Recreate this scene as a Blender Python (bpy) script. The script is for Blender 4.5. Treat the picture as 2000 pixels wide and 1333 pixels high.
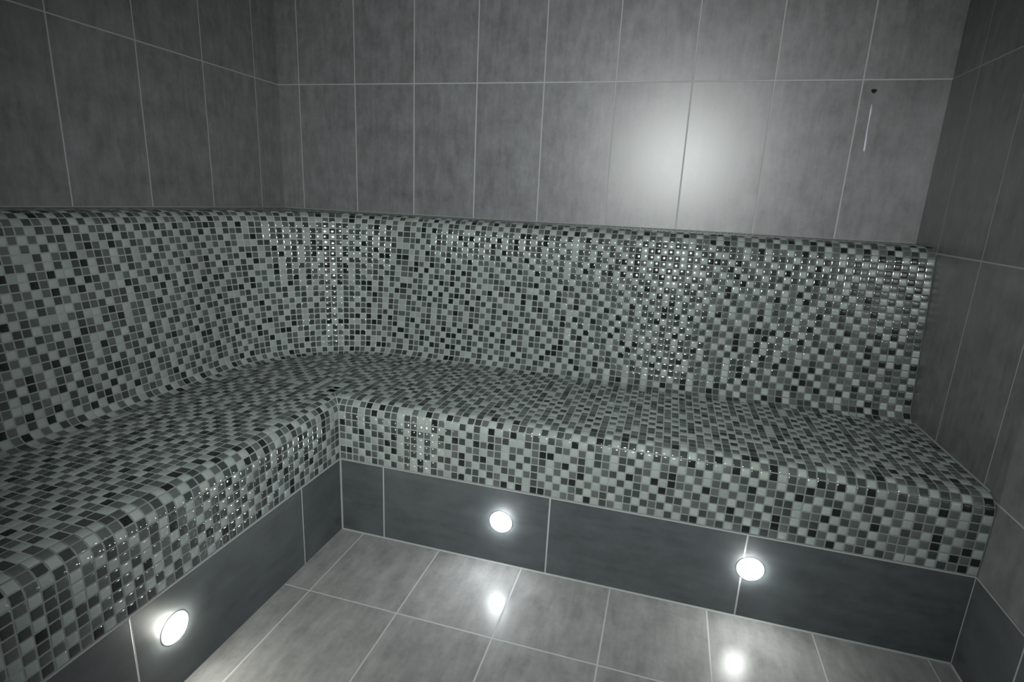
import bpy, math, random
import numpy as np
from mathutils import Matrix, Vector

scene = bpy.context.scene
for o in list(bpy.data.objects):
    bpy.data.objects.remove(o)
COL = scene.collection
rnd = random.Random(7)
rng = np.random.default_rng(11)

# ------------------------------------------------------------------ camera
CAM_LOC = (1.9002, -2.4671, 1.2124)
PITCH, YAW, ROLL = -0.2487, -0.2651, 0.0477
FOCAL_PX = 1080.0
fw = Vector((math.sin(YAW) * math.cos(PITCH), math.cos(YAW) * math.cos(PITCH), math.sin(PITCH)))
rt = Vector((math.cos(YAW), -math.sin(YAW), 0))
up = rt.cross(fw)
r2 = math.cos(ROLL) * rt + math.sin(ROLL) * up
u2 = -math.sin(ROLL) * rt + math.cos(ROLL) * up
cam = bpy.data.cameras.new('camera')
cam.sensor_width = 36.0
cam.lens = FOCAL_PX * 36.0 / 2000.0
cam.clip_start = 0.02
cam_o = bpy.data.objects.new('camera', cam)
COL.objects.link(cam_o)
cam_o.matrix_world = Matrix(((r2.x, u2.x, -fw.x, CAM_LOC[0]), (r2.y, u2.y, -fw.y, CAM_LOC[1]),
                             (r2.z, u2.z, -fw.z, CAM_LOC[2]), (0, 0, 0, 1)))
scene.camera = cam_o

# ------------------------------------------------------------------ light
world = bpy.data.worlds.new('world')
scene.world = world
world.use_nodes = True
world.node_tree.nodes['Background'].inputs[0].default_value = (0.5, 0.55, 0.56, 1)
world.node_tree.nodes['Background'].inputs[1].default_value = 0.02

FLASH_POWER = 395.0
fl = bpy.data.lights.new('flash', 'SPOT')
fl.energy = FLASH_POWER
fl.color = (0.96, 1.0, 0.985)
fl.spot_size = math.radians(104)
fl.spot_blend = 1.0
fl.shadow_soft_size = 0.03
fl_o = bpy.data.objects.new('flash', fl)
COL.objects.link(fl_o)
fl_o.location = (1.92, -2.60, 1.61)
aim = Vector((1.380, -0.351, 0.854)) - fl_o.location
fl_o.rotation_euler = aim.to_track_quat('-Z', 'Y').to_euler()

vs = scene.view_settings
vs.view_transform = 'Standard'
vs.look = 'None'
vs.exposure = 0.0
vs.gamma = 1.0
vs.use_curve_mapping = False

# ------------------------------------------------------------------ sizes
W = 2.8006          # room width
YF = -3.05          # wall behind the photographer
ZC = 2.45           # ceiling
E = 0.8481          # front of the left bench leg
D = 0.8708          # front of the back bench leg
HR = 0.284          # plinth height
ZS = 0.515          # seat height
RF = 0.0495          # front edge rounding
TH = math.radians(8.5)   # backrest recline
ZL = 1.123          # top of backrest
RT = 0.060          # top rounding
RC = 0.045          # cove radius
UT = 0.200
UC = UT - RT * math.cos(TH)
Z_TOP = ZL - RT + RT * math.sin(TH)
Z_BOT = ZS + RC - RC * math.sin(TH)
U_BOT = UT + (Z_TOP - Z_BOT) * math.tan(TH)
US = U_BOT + RC * math.cos(TH)
CC = US + 18 * 0.0245      # centre of the rounded inner corner at (CC, -CC)
H1 = 1.7015         # wall joint height


# ------------------------------------------------------------------ helpers
def tag(o, label=None, cat=None, group=None, kind=None):
    if label: o['label'] = label
    if cat: o['category'] = cat
    if group: o['group'] = group
    if kind: o['kind'] = kind
    return o


def empty(name, loc=(0, 0, 0), rot=None):
    o = bpy.data.objects.new(name, None)
    o.empty_display_size = 0.05
    COL.objects.link(o)
    o.location = loc
    if rot: o.rotation_euler = rot
    return o


def mesh_obj(name, verts, faces, mats, parent=None, uvs=None, smooth=False, fmat=None):
    me = bpy.data.meshes.new(name)
    me.from_pydata([tuple(v) for v in verts], [], faces)
    if not isinstance(mats, (list, tuple)): mats = [mats]
    for m in mats: me.materials.append(m)
    if uvs is not None:
        l = me.uv_layers.new(name='UVMap')
        l.data.foreach_set('uv', np.asarray(uvs, dtype=np.float32).ravel())
    if smooth:
        me.polygons.foreach_set('use_smooth', [True] * len(me.polygons))
    if fmat is not None:
        me.polygons.foreach_set('material_index', fmat)
    me.update()
    o = bpy.data.objects.new(name, me)
    COL.objects.link(o)
    if parent: o.parent = parent
    return o


# ------------------------------------------------------------------ materials
def new_mat(name):
    m = bpy.data.materials.new(name)
    m.use_nodes = True
    nt = m.node_tree
    b = nt.nodes['Principled BSDF']
    return m, nt, b


def math_node(nt, op, a, b=None, c=None):
    n = nt.nodes.new('ShaderNodeMath')
    n.operation = op
    for i, v in enumerate((a, b, c)):
        if v is None: continue
        if isinstance(v, (int, float)): n.inputs[i].default_value = v
        else: nt.links.new(v, n.inputs[i])
    return n.outputs[0]


def tile_material(name, pu, pv, base, var, grout, rough, spec, joint=0.0048, streak=(14, 4), mottle=0.35, coat=0.0):
    """Large ceramic tiles laid on UVs in metres; joints fall on multiples of pu, pv."""
    m, nt, b = new_mat(name)
    L = nt.links
    uv = nt.nodes.new('ShaderNodeUVMap')
    sep = nt.nodes.new('ShaderNodeSeparateXYZ')
    L.new(uv.outputs[0], sep.inputs[0])
    masks, idx = [], []
    for out, p in ((sep.outputs[0], pu), (sep.outputs[1], pv)):
        q = math_node(nt, 'DIVIDE', out, p)
        r = math_node(nt, 'ROUND', q)
        d = math_node(nt, 'MULTIPLY', math_node(nt, 'ABSOLUTE', math_node(nt, 'SUBTRACT', q, r)), p)
        mr = nt.nodes.new('ShaderNodeMapRange')
        mr.interpolation_type = 'SMOOTHSTEP'
        mr.inputs['From Min'].default_value = joint * 0.5 - 0.0007
        mr.inputs['From Max'].default_value = joint * 0.5 + 0.0007
        mr.inputs['To Min'].default_value = 1.0
        mr.inputs['To Max'].default_value = 0.0
        L.new(d, mr.inputs['Value'])
        masks.append(mr.outputs[0])
        idx.append(math_node(nt, 'FLOOR', q))
    g = math_node(nt, 'MAXIMUM', masks[0], masks[1])
    comb = nt.nodes.new('ShaderNodeCombineXYZ')
    L.new(idx[0], comb.inputs[0]); L.new(idx[1], comb.inputs[1])
    wn = nt.nodes.new('ShaderNodeTexWhiteNoise')
    wn.noise_dimensions = '3D'
    L.new(comb.outputs[0], wn.inputs[0])
    # mottled cement look, different on each tile
    mp = nt.nodes.new('ShaderNodeVectorMath'); mp.operation = 'MULTIPLY_ADD'
    L.new(wn.outputs['Color'], mp.inputs[0])
    mp.inputs[1].default_value = (9, 9, 9)
    L.new(uv.outputs[0], mp.inputs[2])
    sc = nt.nodes.new('ShaderNodeVectorMath'); sc.operation = 'MULTIPLY'
    L.new(mp.outputs[0], sc.inputs[0])
    sc.inputs[1].default_value = (streak[0], streak[1], 1)
    n1 = nt.nodes.new('ShaderNodeTexNoise')
    n1.inputs['Scale'].default_value = 1.0
    n1.inputs['Detail'].default_value = 5.0
    n1.inputs['Roughness'].default_value = 0.62
    L.new(sc.outputs[0], n1.inputs['Vector'])
    n2 = nt.nodes.new('ShaderNodeTexNoise')
    n2.inputs['Scale'].default_value = 60.0
    n2.inputs['Detail'].default_value = 3.0
    L.new(mp.outputs[0], n2.inputs['Vector'])
    n3 = nt.nodes.new('ShaderNodeTexNoise')
    n3.inputs['Scale'].default_value = 11.0
    n3.inputs['Detail'].default_value = 4.0
    n3.inputs['Roughness'].default_value = 0.6
    L.new(mp.outputs[0], n3.inputs['Vector'])
    mix = math_node(nt, 'ADD', math_node(nt, 'MULTIPLY', n1.outputs['Fac'], 0.45),
                    math_node(nt, 'ADD', math_node(nt, 'MULTIPLY', n2.outputs['Fac'], 0.15),
                              math_node(nt, 'MULTIPLY', n3.outputs['Fac'], 0.40)))
    fac = math_node(nt, 'ADD', 1.0 - mottle * 0.5 - var * 0.5,
                    math_node(nt, 'ADD', math_node(nt, 'MULTIPLY', math_node(nt, 'MULTIPLY_ADD', math_node(nt, 'SUBTRACT', mix, 0.5), 3.4, 0.5), mottle),
                              math_node(nt, 'MULTIPLY', wn.outputs['Value'], var)))
    colm = nt.nodes.new('ShaderNodeVectorMath'); colm.operation = 'SCALE'
    colm.inputs[0].default_value = base
    L.new(fac, colm.inputs['Scale'])
    mx = nt.nodes.new('ShaderNodeMix'); mx.data_type = 'RGBA'
    L.new(g, mx.inputs['Factor'])
    L.new(colm.outputs[0], mx.inputs['A'])
    mx.inputs['B'].default_value = (*grout, 1)
    L.new(mx.outputs['Result'], b.inputs['Base Color'])
    rr = math_node(nt, 'ADD', rough - 0.04, math_node(nt, 'MULTIPLY', mix, 0.08))
    rg = math_node(nt, 'ADD', rr, math_node(nt, 'MULTIPLY', g, 0.3))
    L.new(rg, b.inputs['Roughness'])
    b.inputs['Specular IOR Level'].default_value = spec
    hgt = math_node(nt, 'ADD', math_node(nt, 'MULTIPLY', g, -1.0), math_node(nt, 'MULTIPLY', n2.outputs['Fac'], 0.05))
    bp = nt.nodes.new('ShaderNodeBump')
    bp.inputs['Strength'].default_value = 0.5
    bp.inputs['Distance'].default_value = 0.0012
    L.new(hgt, bp.inputs['Height'])
    L.new(bp.outputs[0], b.inputs['Normal'])
    return m


def plain(name, col, rough=0.5, spec=0.5, metallic=0.0, noise=0.0):
    m, nt, b = new_mat(name)
    b.inputs['Base Color'].default_value = (*col, 1)
    b.inputs['Roughness'].default_value = rough
    b.inputs['Specular IOR Level'].default_value = spec
    b.inputs['Metallic'].default_value = metallic
    if noise:
        n = nt.nodes.new('ShaderNodeTexNoise')
        n.inputs['Scale'].default_value = 45.0
        n.inputs['Detail'].default_value = 4.0
        tc = nt.nodes.new('ShaderNodeTexCoord')
        nt.links.new(tc.outputs['Object'], n.inputs['Vector'])
        f = math_node(nt, 'MULTIPLY_ADD', n.outputs['Fac'], noise, 1 - noise / 2)
        s = nt.nodes.new('ShaderNodeVectorMath'); s.operation = 'SCALE'
        s.inputs[0].default_value = col
        nt.links.new(f, s.inputs['Scale'])
        nt.links.new(s.outputs[0], b.inputs['Base Color'])
    return m


GROUT = (0.185, 0.195, 0.192)
M_WALL = tile_material('wall_tile', 0.30, 0.60, (0.087, 0.0885, 0.0905), 0.08, GROUT, 0.385, 0.43, streak=(38, 9), mottle=0.55)
M_FLOOR = tile_material('floor_tile', 0.30, 0.60, (0.112, 0.112, 0.111), 0.08, GROUT, 0.30, 0.08, streak=(34, 9), mottle=0.5)
M_BASE = tile_material('anthracite_tile', 0.60, HR, (0.034, 0.039, 0.041), 0.10, GROUT, 0.42, 0.45, streak=(7, 34), mottle=0.5)
M_GROUT = plain('mosaic_grout', (0.162, 0.176, 0.171), 0.7, 0.3, noise=0.25)
M_CEIL = plain('ceiling_paint', (0.10, 0.10, 0.10), 0.6, 0.3, noise=0.1)


def glass_tile_material():
    m, nt, b = new_mat('glass_mosaic')
    a = nt.nodes.new('ShaderNodeAttribute')
    a.attribute_name = 'tile_color'
    nt.links.new(a.outputs['Color'], b.inputs['Base Color'])
    b.inputs['Roughness'].default_value = 0.075
    b.inputs['Specular IOR Level'].default_value = 0.45
    return m


M_GLASS = glass_tile_material()


# ------------------------------------------------------------------ room shell
def wall(name, p0, ax_u, ax_v, lu, lv, uv0, uvs, mat, normal, thick=0.08):
    """Slab whose front face starts at p0; uv = uv0 + (s*uvs, t)."""
    p0, au, av, n = Vector(p0), Vector(ax_u), Vector(ax_v), Vector(normal)
    c = [p0, p0 + au * lu, p0 + au * lu + av * lv, p0 + av * lv]
    vs_ = c + [q - n * thick for q in c]
    st = [(0, 0), (lu, 0), (lu, lv), (0, lv)] * 2
    faces = [[0, 1, 2, 3], [7, 6, 5, 4], [0, 4, 5, 1], [1, 5, 6, 2], [2, 6, 7, 3], [3, 7, 4, 0]]
    if au.cross(av).dot(n) < 0: faces = [f[::-1] for f in faces]
    uv = [(uv0[0] + uvs * st[i][0], uv0[1] + st[i][1]) for f in faces for i in f]
    o = mesh_obj(name, vs_, faces, mat, uvs=uv)
    return tag(o, kind='structure')


Z0 = H1 - 3 * 0.6   # a joint level below the floor
wall('wall_back', (0, 0, 0), (1, 0, 0), (0, 0, 1), W, ZC, (-0.1182, -Z0), 1, M_WALL, (0, -1, 0))
wall('wall_left', (0, YF, 0), (0, 1, 0), (0, 0, 1), -YF, ZC, (-YF - 0.1599, -Z0), -1, M_WALL, (1, 0, 0))
wall('wall_right', (W, YF, 0), (0, 1, 0), (0, 0, 1), -YF, ZC, (-YF - 0.189, -Z0), -1, M_WALL, (-1, 0, 0))
wall('wall_front', (0, YF, 0), (1, 0, 0), (0, 0, 1), W, ZC, (-0.1182, -Z0), 1, M_WALL, (0, 1, 0))
wall('floor', (0, YF, 0), (1, 0, 0), (0, 1, 0), W, -YF, (-(E + 0.0901), -YF - 0.0 - (D + 0.3261) ), 1, M_FLOOR, (0, 0, 1))
wall('ceiling', (0, YF, ZC), (1, 0, 0), (0, 1, 0), W, -YF, (0, 0), 1, M_CEIL, (0, 0, -1))
# floor uv runs with y: make joints fall at y = -(D + 0.3261)
fl_uv = bpy.data.objects['floor'].data
for lp in fl_uv.loops:
    co = fl_uv.vertices[lp.vertex_index].co
    fl_uv.uv_layers[0].data[lp.index].uv = (co.x - (E + 0.0901), co.y + D + 0.3261)
# dark skirting course on the right wall, as high as the bench plinth
wall('baseboard_right', (W - 0.004, YF + 0.002, 0.0005), (0, 1, 0), (0, 0, 1), -YF - D - 0.003, HR - 0.0005,
     (-YF - 0.002 - 1.1015, 0.0005), -1, M_BASE, (-1, 0, 0), thick=0.0035)

# ------------------------------------------------------------------ mosaic engine
PAL = np.array([(0.145, 0.166, 0.158), (0.047, 0.054, 0.052), (0.024, 0.0285, 0.0275), (0.008, 0.0098, 0.0095)])
GAP = 0.0034
DEPTH = 0.0026
GX = np.array([-1, -0.9, -0.62, 0.62, 0.9, 1.0])
RIM = np.array([-DEPTH, -0.0008, -0.0003, -0.0003, -0.0008, -DEPTH])
SLOPE = np.array([-0.44, -0.28, -0.09, 0.09, 0.28, 0.44])   # d(normal) along the tile face


class Mosaic:
    def __init__(self):
        self.v, self.n, self.q, self.c = [], [], [], []
        self.nv = 0
        self.ev, self.ef, self.en = [], [], []      # grout shells (verts, faces)
        self.polys, self.pc = [], []

    def grid(self, S, a, b, cells=None, pat=None):
        """a, b: grid line arrays; S(a,b) -> (P, N, Ta, Tb).  cells: bool mask."""
        a = np.asarray(a); b = np.asarray(b)
        na, nb = len(a) - 1, len(b) - 1
        if cells is None: cells = np.ones((na, nb), bool)
        if pat is None: pat = pattern(na, nb)
        I, J = np.nonzero(cells)
        if not len(I): return
        a0, a1, b0, b1 = a[I], a[I + 1], b[J], b[J + 1]
        am, bm = (a0 + a1) / 2, (b0 + b1) / 2
        # metric size of each cell
        la = np.linalg.norm(S(a1, bm)[0] - S(a0, bm)[0], axis=-1)
        lb = np.linalg.norm(S(am, b1)[0] - S(am, b0)[0], axis=-1)
        ha = (a1 - a0) / 2 * np.clip(1 - GAP / np.abs(la), 0.1, 1)
        hb = (b1 - b0) / 2 * np.clip(1 - GAP / np.abs(lb), 0.1, 1)
        A = am[:, None, None] + ha[:, None, None] * GX[None, :, None] + 0 * GX[None, None, :]
        B = bm[:, None, None] + hb[:, None, None] * GX[None, None, :] + 0 * GX[None, :, None]
        P, N, Ta, Tb = S(A.ravel(), B.ravel())
        n = len(I)
        h = np.minimum(RIM[:, None], RIM[None, :]) + np.where(
            (np.abs(GX)[:, None] < 0.99) & (np.abs(GX)[None, :] < 0.99), 0.5 * (np.maximum(RIM[:, None], RIM[None, :])), 0)
        h = np.tile(h[None], (n, 1, 1)).ravel()
        # eased edges: the face turns over each edge, not over the corners
        xa, xb = np.abs(np.repeat(GX, 6)), np.abs(np.tile(GX, 6))
        wa = np.where(xa > xb + 1e-6, 1.0, np.where(xb > xa + 1e-6, 0.25, 0.6))
        wb = np.where(xb > xa + 1e-6, 1.0, np.where(xa > xb + 1e-6, 0.25, 0.6))
        sa = np.tile((np.repeat(SLOPE, 6) * wa)[None], (n, 1)).ravel()
        sb = np.tile((np.tile(SLOPE, 6) * wb)[None], (n, 1)).ravel()
        # small random tilt for every tile, as hand-laid sheets have
        ta = np.repeat(rng.normal(0, 0.012, n), 36); tb = np.repeat(rng.normal(0, 0.012, n), 36)
        sga = np.repeat(np.sign(ha), 36); sgb = np.repeat(np.sign(hb), 36)
        NN = N + (sa * sga + ta)[:, None] * Ta + (sb * sgb + tb)[:, None] * Tb
        NN /= np.linalg.norm(NN, axis=-1)[:, None]
        P = P + N * h[:, None]
        self.v.append(P); self.n.append(NN)
        base = self.nv + np.arange(n)[:, None] * 36
        ii, jj = np.meshgrid(np.arange(5), np.arange(5), indexing='ij')
        k = (ii * 6 + jj).ravel()
        quad = np.stack([k, k + 6, k + 7, k + 1], -1)         # (25,4)
        F = (base[:, :, None] + quad[None]).reshape(-1, 4)
        # orient by geometry of the first face
        c0 = P[F[0] - self.nv]
        fn = np.cross(c0[1] - c0[0], c0[2] - c0[0])
        mid = (P[12 + 2] + P[0]) / 2
        F4 = F.reshape(n, 25, 4)
        ctr = F4[0, 12]
        cc = P[ctr - self.nv]
        if np.dot(np.cross(cc[1] - cc[0], cc[2] - cc[0]), N[14]) < 0: F = F[:, ::-1]
        self.q.append(F)
        col = PAL[pat[I, J]] * rng.normal(1, 0.07, (n, 1)) * rng.normal(1, 0.012, (n, 3))
        self.c.append(np.repeat(np.clip(col, 0.004, 1), 36, axis=0))
        self.nv += 36 * n

    def poly(self, pts, nrm, kind):
        """A cut tile: pts is the 3-D outline of its face."""
        pts = np.asarray(pts); c = pts.mean(0)
        m = len(pts)
        r = np.linalg.norm(pts - c, axis=1).mean()
        if r < 0.004: return
        g = 1 - (GAP * 0.75) / r
        P, N = [], []
        for s, h, sl in ((g, -DEPTH, 0.46), (g * 0.9, -0.0008, 0.22), (g * 0.6, -0.0003, 0.07)):
            d = (pts - c)
            P.append(c + d * s + nrm * h)
            dn = d / np.linalg.norm(d, axis=1)[:, None]
            nn = nrm + dn * sl
            N.append(nn / np.linalg.norm(nn, axis=1)[:, None])
        P.append(c[None] - nrm * 0.0002); N.append(np.asarray(nrm)[None])
        P = np.concatenate(P); N = np.concatenate(N)
        e = np.sum(np.cross(pts, np.roll(pts, -1, 0)), axis=0)
        flip = np.dot(e, nrm) < 0
        b = self.nv
        fs = []
        for k in range(2):
            for i in range(m):
                j = (i + 1) % m
                fs.append([b + k * m + i, b + k * m + j, b + (k + 1) * m + j, b + (k + 1) * m + i])
        for i in range(m):
            fs.append([b + 2 * m + i, b + 2 * m + (i + 1) % m, b + 3 * m])
        if flip: fs = [f[::-1] for f in fs]
        self.polys += fs
        self.v.append(P); self.n.append(N)
        col = PAL[kind] * rng.normal(1, 0.07)
        self.c.append(np.repeat(col[None], len(P), axis=0))
        self.nv += len(P)

    def cut_grid(self, S, a, b, fns, pat=None):
        """Grid of tiles cut where any fn(P) < 0."""
        a = np.asarray(a); b = np.asarray(b)
        na, nb = len(a) - 1, len(b) - 1
        if pat is None: pat = pattern(na, nb)
        full = np.zeros((na, nb), bool)
        for i in range(na):
            for j in range(nb):
                u = np.array([a[i], a[i + 1], a[i + 1], a[i]]); v = np.array([b[j], b[j], b[j + 1], b[j + 1]])
                P, N, _, _ = S(u, v)
                ok = all((f(P) > -1e-6).all() for f in fns)
                if ok: full[i, j] = True; continue
                # cut with denser outline
                us, vs_ = [], []
                for k in range(4):
                    k2 = (k + 1) % 4
                    for t in (0, 0.5):
                        us.append(u[k] * (1 - t) + u[k2] * t); vs_.append(v[k] * (1 - t) + v[k2] * t)
                P, N, _, _ = S(np.array(us), np.array(vs_))
                pts = list(P)
                for f in fns:
                    d = f(np.array(pts)) if len(pts) else []
                    out = []
                    for k in range(len(pts)):
                        k2 = (k + 1) % len(pts)
                        if d[k] >= 0: out.append(pts[k])
                        if (d[k] >= 0) != (d[k2] >= 0):
                            t = d[k] / (d[k] - d[k2])
                            out.append(pts[k] * (1 - t) + pts[k2] * t)
                    pts = out
                    if len(pts) < 3: break
                if len(pts) < 3: continue
                q = np.array(pts)
                area = 0.5 * np.linalg.norm(np.sum(np.cross(q, np.roll(q, -1, 0)), axis=0))
                if area < 5e-5: continue
                nm = N.mean(0); nm /= np.linalg.norm(nm)
                self.poly(q, nm, pat[i, j])
        self.grid(S, a, b, full, pat)

    def shell(self, verts, faces):
        b = len(self.ev)
        self.ev += [tuple(v) for v in verts]
        self.ef += [[b + i for i in f] for f in faces]

    def build(self, name, parent):
        V = np.concatenate(self.v); N = np.concatenate(self.n); Cc = np.concatenate(self.c)
        nt_ = len(V)
        quads = np.concatenate(self.q) if self.q else np.zeros((0, 4), int)
        faces = quads.tolist() + self.polys
        ntile = len(faces)
        faces += [[nt_ + i for i in f] for f in self.ef]
        allv = np.concatenate([V, np.array(self.ev)]) if self.ev else V
        me = bpy.data.meshes.new(name)
        loops = np.array([i for f in faces for i in f], dtype=np.int32)
        tot = np.array([len(f) for f in faces], dtype=np.int32)
        start = np.concatenate([[0], np.cumsum(tot)[:-1]]).astype(np.int32)
        me.vertices.add(len(allv)); me.vertices.foreach_set('co', allv.astype(np.float32).ravel())
        me.loops.add(len(loops)); me.loops.foreach_set('vertex_index', loops)
        me.polygons.add(len(faces))
        me.polygons.foreach_set('loop_start', start)
        me.polygons.foreach_set('loop_total', tot)
        me.materials.append(M_GLASS); me.materials.append(M_GROUT)
        mi = np.zeros(len(faces), np.int32); mi[ntile:] = 1
        me.polygons.foreach_set('material_index', mi)
        sm = np.ones(len(faces), bool)
        me.update(calc_edges=True)
        me.validate()
        me.polygons.foreach_set('use_smooth', sm)
        at = me.attributes.new('tile_color', 'FLOAT_COLOR', 'POINT')
        cols = np.ones((len(allv), 4), np.float32); cols[:nt_, :3] = Cc
        at.data.foreach_set('color', cols.ravel())
        # analytic normals on tiles, flat on grout
        ln = np.zeros((len(me.loops), 3), np.float32)
        vi = np.zeros(len(me.loops), np.int32); me.loops.foreach_get('vertex_index', vi)
        ln[vi < nt_] = N[vi[vi < nt_]]
        ok = vi >= nt_
        if ok.any():
            pn = np.zeros(len(me.polygons) * 3, np.float32); me.polygons.foreach_get('normal', pn); pn = pn.reshape(-1, 3)
            pt = np.zeros(len(me.polygons), np.int32); me.polygons.foreach_get('loop_total', pt)
            ln[ok] = np.repeat(pn, pt, axis=0)[ok]
        me.normals_split_custom_set([tuple(x) for x in ln])
        me.update()
        o = bpy.data.objects.new(name, me)
        COL.objects.link(o)
        o.parent = parent
        return o


def pattern(na, nb):
    """Mixed mosaic sheets: light tiles never crowd, dark ones in between. a = along the course."""
    p = np.zeros((na, nb), int)
    for j in range(nb):
        for i in range(na):
            l1 = p[i - 1, j] if i > 0 else rnd.choice((0, 1, 2))
            l2 = p[i - 2, j] if i > 1 else rnd.choice((0, 1, 2))
            up_ = p[i, j - 1] if j > 0 else 1
            if l1 == 0: w = 0.02 if up_ == 0 else 0.06
            elif l2 == 0: w = 0.06 if up_ == 0 else 0.30
            else: w = 0.50 if up_ == 0 else 0.92
            if rnd.random() < w: p[i, j] = 0
            elif l1 == 1: p[i, j] = rnd.choices((1, 2, 3), (0.22, 0.56, 0.22))[0]
            elif l1 in (2, 3): p[i, j] = rnd.choices((1, 2, 3), (0.72, 0.18, 0.10))[0]
            else: p[i, j] = rnd.choices((1, 2, 3), (0.44, 0.40, 0.16))[0]
    return p


# backrest profile (u away from the wall, z), t = length from the start of the top rounding
ARC_T = RT * (math.pi / 2 - TH)
LINE = (Z_TOP - Z_BOT) / math.cos(TH)
ARC_C = RC * (math.pi / 2 - TH)
TT = ARC_T + LINE + ARC_C


def back_prof(t):
    t = np.asarray(t, float)
    a = np.clip(t, -1, ARC_T) / RT
    u1 = UC + RT * np.sin(a); z1 = ZL - RT + RT * np.cos(a)
    nu1, nz1 = np.sin(a), np.cos(a)
    l = t - ARC_T
    u2_ = UT + l * math.sin(TH); z2 = Z_TOP - l * math.cos(TH)
    k = np.clip((t - ARC_T - LINE) / RC, 0, 2)
    ang = TH + k        # normal elevation
    u3 = US - RC * np.cos(ang); z3 = ZS + RC - RC * np.sin(ang)
    u = np.where(t < ARC_T, u1, np.where(t < ARC_T + LINE, u2_, u3))
    z = np.where(t < ARC_T, z1, np.where(t < ARC_T + LINE, z2, z3))
    nu = np.where(t < ARC_T, nu1, np.where(t < ARC_T + LINE, math.cos(TH), np.cos(ang)))
    nz = np.where(t < ARC_T, nz1, np.where(t < ARC_T + LINE, math.sin(TH), np.sin(ang)))
    return u, z, nu, nz


LEFT_LEN = -YF - CC
ARC_S = 1.0


def back_path(s, u):
    """s<0: left leg (distance from the arc), 0..1: corner arc, >1: back leg (metres after the arc)."""
    x = np.where(s < 0, u, np.where(s > 1, CC + (s - 1), 0.0))
    y = np.where(s < 0, -CC + s, np.where(s > 1, -u, 0.0))
    dx = np.where(s < 0, 1.0, 0.0); dy = np.where(s > 1, -1.0, 0.0)
    th = np.clip(s, 0, 1) * math.pi / 2
    arc = (s >= 0) & (s <= 1)
    R = CC - u
    x = np.where(arc, CC - R * np.cos(th), x); y = np.where(arc, -CC + R * np.sin(th), y)
    dx = np.where(arc, np.cos(th), dx); dy = np.where(arc, -np.sin(th), dy)
    return x, y, dx, dy


def S_back(s, t):
    s = np.asarray(s, float); t = np.asarray(t, float)
    u, z, nu, nz = back_prof(t)
    x, y, dx, dy = back_path(s, u)
    P = np.stack([x, y, z], -1)
    N = np.stack([dx * nu, dy * nu, nz], -1)
    Tb = np.stack([dx * nz, dy * nz, -nu], -1)
    Ta = np.stack([-dy, dx, 0 * z], -1)
    return P, N, Ta, Tb


def flat(z):
    def S(a, b):
        a = np.asarray(a, float); b = np.asarray(b, float)
        P = np.stack([a, b, np.full_like(a, z)], -1)
        one, o = np.ones_like(a), np.zeros_like(a)
        return P, np.stack([o, o, one], -1), np.stack([one, o, o], -1), np.stack([o, one, o], -1)
    return S


EPS = 0.0015
XE, YE = W - EPS, YF + EPS
# grid lines shared by seat, backrest and front
xin = np.concatenate([np.linspace(US, CC, 19), np.linspace(CC, E - RF, round((E - RF - CC) / 0.0249) + 1)[1:]])
xout = np.concatenate([[E - RF, E - RF / 2], np.linspace(E, XE, round((XE - E) / 0.025) + 1)])
yin = -np.concatenate([np.linspace(US, CC, 19), np.linspace(CC, D - RF, round((D - RF - CC) / 0.0249) + 1)[1:]])
yout = np.concatenate([[-D + RF, -D + RF / 2], np.linspace(-D, YE, round((-YE - D) / 0.025) + 1)])
XL = np.concatenate([xin, xout[1:]]); YL = np.concatenate([yin, yout[1:]])

bench = empty('mosaic_bench', (0, 0, 0))
tag(bench, 'L-shaped built-in bench covered in grey and white glass mosaic along two walls', 'bench')

# ---- backrest
mb = Mosaic()
rows = np.linspace(0, TT, round(TT / 0.0249) + 1)
NARC = 32
s_left = -(-YL[YL < -CC - 0.004] - CC)          # joints of the seat carried up the backrest
s_left = np.concatenate([s_left[::-1], [0.0]]) if s_left[0] > s_left[-1] else np.concatenate([s_left, [0.0]])
s_right = np.concatenate([[1.0], 1 + XL[XL > CC + 0.004] - CC])
cols_ = np.concatenate([s_left, np.linspace(0, 1, NARC + 1)[1:-1], s_right])
mb.grid(S_back, cols_, rows)
# ledge on top, out to the walls
ledge = flat(ZL)
lr = np.linspace(EPS, UC, 7)
xs = np.concatenate([np.linspace(EPS, CC, 31), XL[XL > CC + 0.004]])
ys = np.concatenate([np.linspace(-EPS, -CC, 31), YL[YL < -CC - 0.004]])
mb.grid(ledge, xs[30:], -lr)
mb.grid(ledge, lr, ys[30:])
RL = CC - UC
mb.cut_grid(ledge, xs[:31], ys[:31], [lambda P: np.hypot(P[:, 0] - CC, P[:, 1] + CC) - RL])
# grout body of the backrest
st = np.concatenate([s_left[[0, -1]], np.linspace(0, 1, 49)[1:-1], s_right[[0, -1]]])
tt = np.concatenate([np.linspace(0, ARC_T, 13), np.linspace(ARC_T, ARC_T + LINE, 3)[1:], np.linspace(ARC_T + LINE, TT, 11)[1:]])
vv, ff = [], []
for s in st:
    P, N, _, _ = S_back(np.full(len(tt), s), tt)
    P = P - N * (DEPTH - 0.0003)
    for p in P: vv.append(p)
    for u, z in ((US, ZS - 0.03), (0.12, ZS - 0.03), (0.12, ZL - 0.03)):
        x, y, _, _ = back_path(np.array([s]), np.array([u])); vv.append((x[0], y[0], z))
m_ = len(tt) + 3
for i in range(len(st) - 1):
    for k in range(m_):
        k2 = (k + 1) % m_
        ff.append([i * m_ + k, i * m_ + k2, (i + 1) * m_ + k2, (i + 1) * m_ + k])
ff.append(list(range(m_))); ff.append([(len(st) - 1) * m_ + k for k in range(m_)][::-1])
mb.shell(vv, ff)
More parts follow.
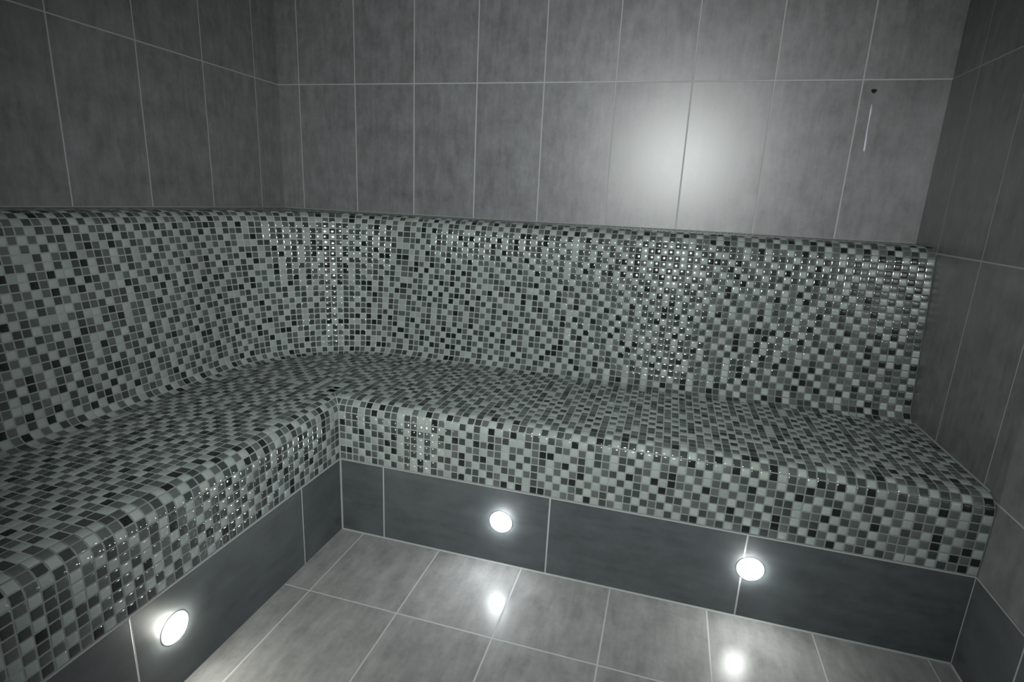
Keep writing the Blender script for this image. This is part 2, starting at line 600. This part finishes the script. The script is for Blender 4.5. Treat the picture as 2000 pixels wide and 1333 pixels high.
# ledge plate
arc = [(CC - RL * math.cos(t), -CC + RL * math.sin(t)) for t in np.linspace(0, math.pi / 2, 33)]
out = [(EPS, YE), (UC, YE)] + arc + [(XE, -UC), (XE, -EPS), (EPS, -EPS)]
nn = len(out)
zt, zb = ZL - DEPTH + 0.0003, ZL - 0.04
vv = [(x, y, zt) for x, y in out] + [(x, y, zb) for x, y in out]
ff = [list(range(nn)), [nn + i for i in range(nn)][::-1]] + [[i, nn + i, nn + (i + 1) % nn, (i + 1) % nn] for i in range(nn)]
mb.shell(vv, ff)
mb.build('backrest', bench)

# ---- seat
ms = Mosaic()
seat = flat(ZS)
ix = np.searchsorted(XL, CC - 1e-6); iy = len(YL[YL > -CC + 1e-6])
ms.grid(seat, XL[ix:], yin)                       # back leg
pl_cells = yout
ms.grid(seat, xin, np.concatenate([YL[iy:]]) if iy < len(yin) else yout)
RS = CC - US
disc = lambda P: RS - np.hypot(P[:, 0] - CC, P[:, 1] + CC)
corner_x = XL[:ix + 1]; corner_y = YL[:iy + 1]
in_arc = lambda P: np.where((P[:, 0] < CC) & (P[:, 1] > -CC), RS - np.hypot(P[:, 0] - CC, P[:, 1] + CC), 0.01)
ms.cut_grid(seat, corner_x, corner_y, [in_arc])
arc = [(CC - RS * math.cos(t), -CC + RS * math.sin(t)) for t in np.linspace(math.pi / 2, 0, 33)]
out = [(US, YE), (E - RF, YE), (E - RF, -D + RF), (XE, -D + RF), (XE, -US)] + arc
nn = len(out)
zt, zb = ZS - DEPTH + 0.0003, ZS - 0.05
vv = [(x, y, zt) for x, y in out] + [(x, y, zb) for x, y in out]
ff = [list(range(nn)), [nn + i for i in range(nn)][::-1]] + [[i, nn + i, nn + (i + 1) % nn, (i + 1) % nn] for i in range(nn)]
ms.shell(vv, ff)
ms.build('seat', bench)

# ---- rounded front edge and mosaic apron
mf = Mosaic()
Z_A = HR + 0.002
ARC_F = RF * math.pi / 2
TF = ARC_F + (ZS - RF - Z_A)


def front_prof(t):          # v = distance back from the front face
    a = np.clip(t, 0, ARC_F) / RF
    v = RF - RF * np.sin(a); z = ZS - RF + RF * np.cos(a)
    z = np.where(t > ARC_F, ZS - RF - (t - ARC_F), z)
    return v, z, np.sin(a), np.cos(a)


def S_front_back(a, t):     # along x on the back leg
    a = np.asarray(a, float); t = np.asarray(t, float)
    v, z, nu, nz = front_prof(t); o = np.zeros_like(z)
    return (np.stack([a, -D + v, z], -1), np.stack([o, -nu, nz], -1),
            np.stack([o + 1, o, o], -1), np.stack([o, -nz, -nu], -1))


def S_front_left(a, t):     # along y on the left leg
    a = np.asarray(a, float); t = np.asarray(t, float)
    v, z, nu, nz = front_prof(t); o = np.zeros_like(z)
    return (np.stack([E - v, a, z], -1), np.stack([nu, o, nz], -1),
            np.stack([o, o + 1, o], -1), np.stack([nz, o, -nu], -1))


frows = np.linspace(0, TF, round(TF / 0.0253) + 1)
mit_r = lambda P: (P[:, 0] - E) + (P[:, 1] + D)      # back leg keeps x-E >= -(y+D)
mit_r2 = lambda P: (P[:, 0] - E) + (P[:, 1] + D)
mit_l = lambda P: -((P[:, 0] - E) + (P[:, 1] + D))
near = 3
mf.cut_grid(S_front_back, xout[:near + 1], frows, [mit_r])
mf.grid(S_front_back, xout[near:], frows)
mf.cut_grid(S_front_left, yout[:near + 1], frows, [mit_l])
mf.grid(S_front_left, yout[near:], frows)
tt = np.concatenate([np.linspace(0, ARC_F, 13), [TF]])
v, z, nu, nz = front_prof(tt)
dd = DEPTH - 0.0003
v = v + nu * dd; z = z - nz * dd
loop = list(zip(v, z)) + [(0.10, Z_A), (0.10, ZS - 0.03)]
vv = []
for stn in range(3):
    for v_, z_ in loop:
        if stn == 0: vv.append((E - v_, YE, z_))
        elif stn == 1: vv.append((E - v_, -D + v_, z_))
        else: vv.append((XE, -D + v_, z_))
m_ = len(loop)
ff = []
for i in range(2):
    for k in range(m_):
        k2 = (k + 1) % m_
        ff.append([i * m_ + k, i * m_ + k2, (i + 1) * m_ + k2, (i + 1) * m_ + k])
ff.append(list(range(m_))); ff.append([2 * m_ + k for k in range(m_)][::-1])
mf.shell(vv, ff)
mf.build('mosaic_apron', bench)

# ---- tiled plinth
out = [(EPS, YE), (E, YE), (E, -D), (XE, -D), (XE, -EPS), (EPS, -EPS)]
nn = len(out)
vv = [(x, y, HR) for x, y in out] + [(x, y, 0.0005) for x, y in out]
ff = [list(range(nn)), [nn + i for i in range(nn)][::-1]] + [[i, nn + i, nn + (i + 1) % nn, (i + 1) % nn] for i in range(nn)]
uv = []
for f in ff:
    ys_ = [vv[i][1] for i in f]; xs_ = [vv[i][0] for i in f]
    for i in f:
        x, y, z = vv[i]
        if max(ys_) - min(ys_) < 1e-6: uv.append((x - (E + 0.1722), z))
        else: uv.append((-y - (D + 0.2221), z))
mesh_obj('plinth', vv, ff, M_BASE, parent=bench, uvs=uv)
bench.children[-1]['label'] = 'dark anthracite tiled plinth'

# ---- grout beads in the corners of the bench
def beads(name, runs, parent=None):
    vv, ff = [], []
    for p0, p1, n1, n2, sz in runs:
        p0, p1, n1, n2 = (Vector(q) for q in (p0, p1, n1, n2))
        off = (n1 + n2) * 0.0003
        b = len(vv)
        for p in (p0, p1):
            vv += [p + off, p + off + n1 * sz, p + off + (n1 + n2) * sz * 0.42, p + off + n2 * sz]
        quads = [[b + k, b + (k + 1) % 4, b + 4 + (k + 1) % 4, b + 4 + k] for k in range(4)]
        fs = quads + [[b + 3, b + 2, b + 1, b], [b + 4, b + 5, b + 6, b + 7]]
        if n1.cross(n2).dot(p1 - p0) > 0: pass
        else: fs = [f[::-1] for f in fs]
        ff += fs
    return mesh_obj(name, vv, [f[::-1] for f in ff], M_BEAD, parent=parent)


M_BEAD = plain('corner_grout', (0.13, 0.138, 0.136), 0.7, 0.3, noise=0.2)
beads('grout_bead', [
    ((0, YE, ZL), (0, -0.004, ZL), (1, 0, 0), (0, 0, 1), 0.0045),
    ((0.004, 0, ZL), (XE, 0, ZL), (0, -1, 0), (0, 0, 1), 0.0045),
    ((E, -D, 0.0005), (E, -D, HR), (1, 0, 0), (0, -1, 0), 0.0045),
    ((W - 0.0005, -D, 0.0005), (W - 0.0005, -D, HR), (-1, 0, 0), (0, -1, 0), 0.0048),
    ((E + 0.004, -D, 0), (W - 0.005, -D, 0), (0, -1, 0), (0, 0, 1), 0.0040),
    ((W, -US, ZS), (W, -D + RF, ZS), (-1, 0, 0), (0, 0, 1), 0.0040)], bench)
tag(beads('trim_1', [((W - 0.004, YF + 0.01, 0), (W - 0.004, -D - 0.006, 0), (-1, 0, 0), (0, 0, 1), 0.0040)]), kind='structure')

# ------------------------------------------------------------------ plinth lights
def emit_mat(name, col, strength):
    m, nt, b = new_mat(name)
    b.inputs['Base Color'].default_value = (0.8, 0.85, 0.85, 1)
    b.inputs['Roughness'].default_value = 0.3
    b.inputs['Emission Color'].default_value = (*col, 1)
    b.inputs['Emission Strength'].default_value = strength
    return m


def lathe(prof, seg=40):
    """prof: (r, h) pairs, axis along +X (out of the plinth)."""
    vv, ff = [], []
    for r, h in prof:
        for k in range(seg):
            a = 2 * math.pi * k / seg
            vv.append((h, r * math.cos(a), r * math.sin(a)))
    n = len(prof)
    for i in range(n - 1):
        for k in range(seg):
            k2 = (k + 1) % seg
            ff.append([i * seg + k, (i + 1) * seg + k, (i + 1) * seg + k2, i * seg + k2])
    ff.append([k for k in range(seg)])
    ff.append([(n - 1) * seg + k for k in range(seg)][::-1])
    return vv, [f[::-1] for f in ff]


M_BEZEL = plain('frosted_bezel', (0.80, 0.82, 0.81), 0.35, 0.5)


def plinth_light(loc, rz, label, col, strength):
    t = empty('plinth_light', loc, (0, 0, rz))
    tag(t, label, 'light', group='round lights in the bench plinth')
    pr = [(0.040, 0.0004), (0.0395, 0.0010), (0.0375, 0.0018), (0.035, 0.0022), (0.0325, 0.0020), (0.0305, 0.0012)]
    vv, ff = lathe(pr)
    mesh_obj('bezel', vv, ff, M_BEZEL, parent=t, smooth=True)
    pr = [(0.030, 0.0006)] + [(0.030 * math.cos(a), 0.002 + 0.016 * math.sin(a)) for a in np.linspace(0, math.pi / 2 * 0.97, 9)]
    vv, ff = lathe(pr)
    mesh_obj('lens', vv, ff, emit_mat('lamp_glow', col, strength), parent=t, smooth=True)
    return t


LAMP = 265.0
plinth_light((1.458, -D, 0.161), -math.pi / 2, 'round glowing light in the back plinth, nearer the inner corner', (0.93, 0.98, 1.0), LAMP)
plinth_light((2.242, -D, 0.172), -math.pi / 2, 'round glowing light in the back plinth, nearer the right wall', (0.97, 1.0, 0.97), LAMP)
plinth_light((E, -1.59, 0.168), 0, 'round glowing light in the plinth of the left bench leg', (1.0, 1.0, 0.90), LAMP)

# ------------------------------------------------------------------ small marks on the back wall
vv, ff = lathe([(0.009, 0.0), (0.0088, 0.0012), (0.0065, 0.0016), (0.005, 0.0006), (0.002, 0.0003)], 18)
vv = [(x, y * (1 + 0.25 * math.sin(3 * math.atan2(z, y))), z * 0.8) for x, y, z in vv]
o = mesh_obj('wall_plug', vv, ff, plain('dark_plug', (0.008, 0.008, 0.008), 0.8, 0.1), smooth=True)
o.location = (2.56, -0.0003, 1.663); o.rotation_euler = (0, 0.4, -math.pi / 2)
o.rotation_euler = (0, 0, -math.pi / 2)
tag(o, 'small dark plugged drill hole in the back wall just below the grout line', 'plug')

n = 26
vv, ff = [], []
seg = 10
for i in range(n):
    f = i / (n - 1)
    z = 1.619 - 0.168 * f
    w = 0.0048 * (0.75 + 0.25 * math.cos(7 * f)) * min(1, 6 * f + 0.25)
    if f > 0.90: w = 0.0052 * math.sqrt(max(0, 1 - ((f - 0.94) / 0.062) ** 2)) + 0.0004
    x = 2.561 + 0.004 * f + 0.0006 * math.sin(9 * f)
    for k in range(seg):
        a = math.pi * k / (seg - 1)
        vv.append((x - w * math.cos(a), -0.0002 - w * 0.6 * math.sin(a), z))
for i in range(n - 1):
    for k in range(seg):
        k2 = (k + 1) % seg
        ff.append([i * seg + k, (i + 1) * seg + k, (i + 1) * seg + k2, i * seg + k2])
ff.append(list(range(seg))[::-1]); ff.append([(n - 1) * seg + k for k in range(seg)])
o = mesh_obj('water_drip', vv, [f[::-1] for f in ff], plain('drip', (0.22, 0.23, 0.25), 0.42, 0.6), smooth=True)
tag(o, 'thin shiny vertical drip on the back wall tile below the small dark hole', 'drip')
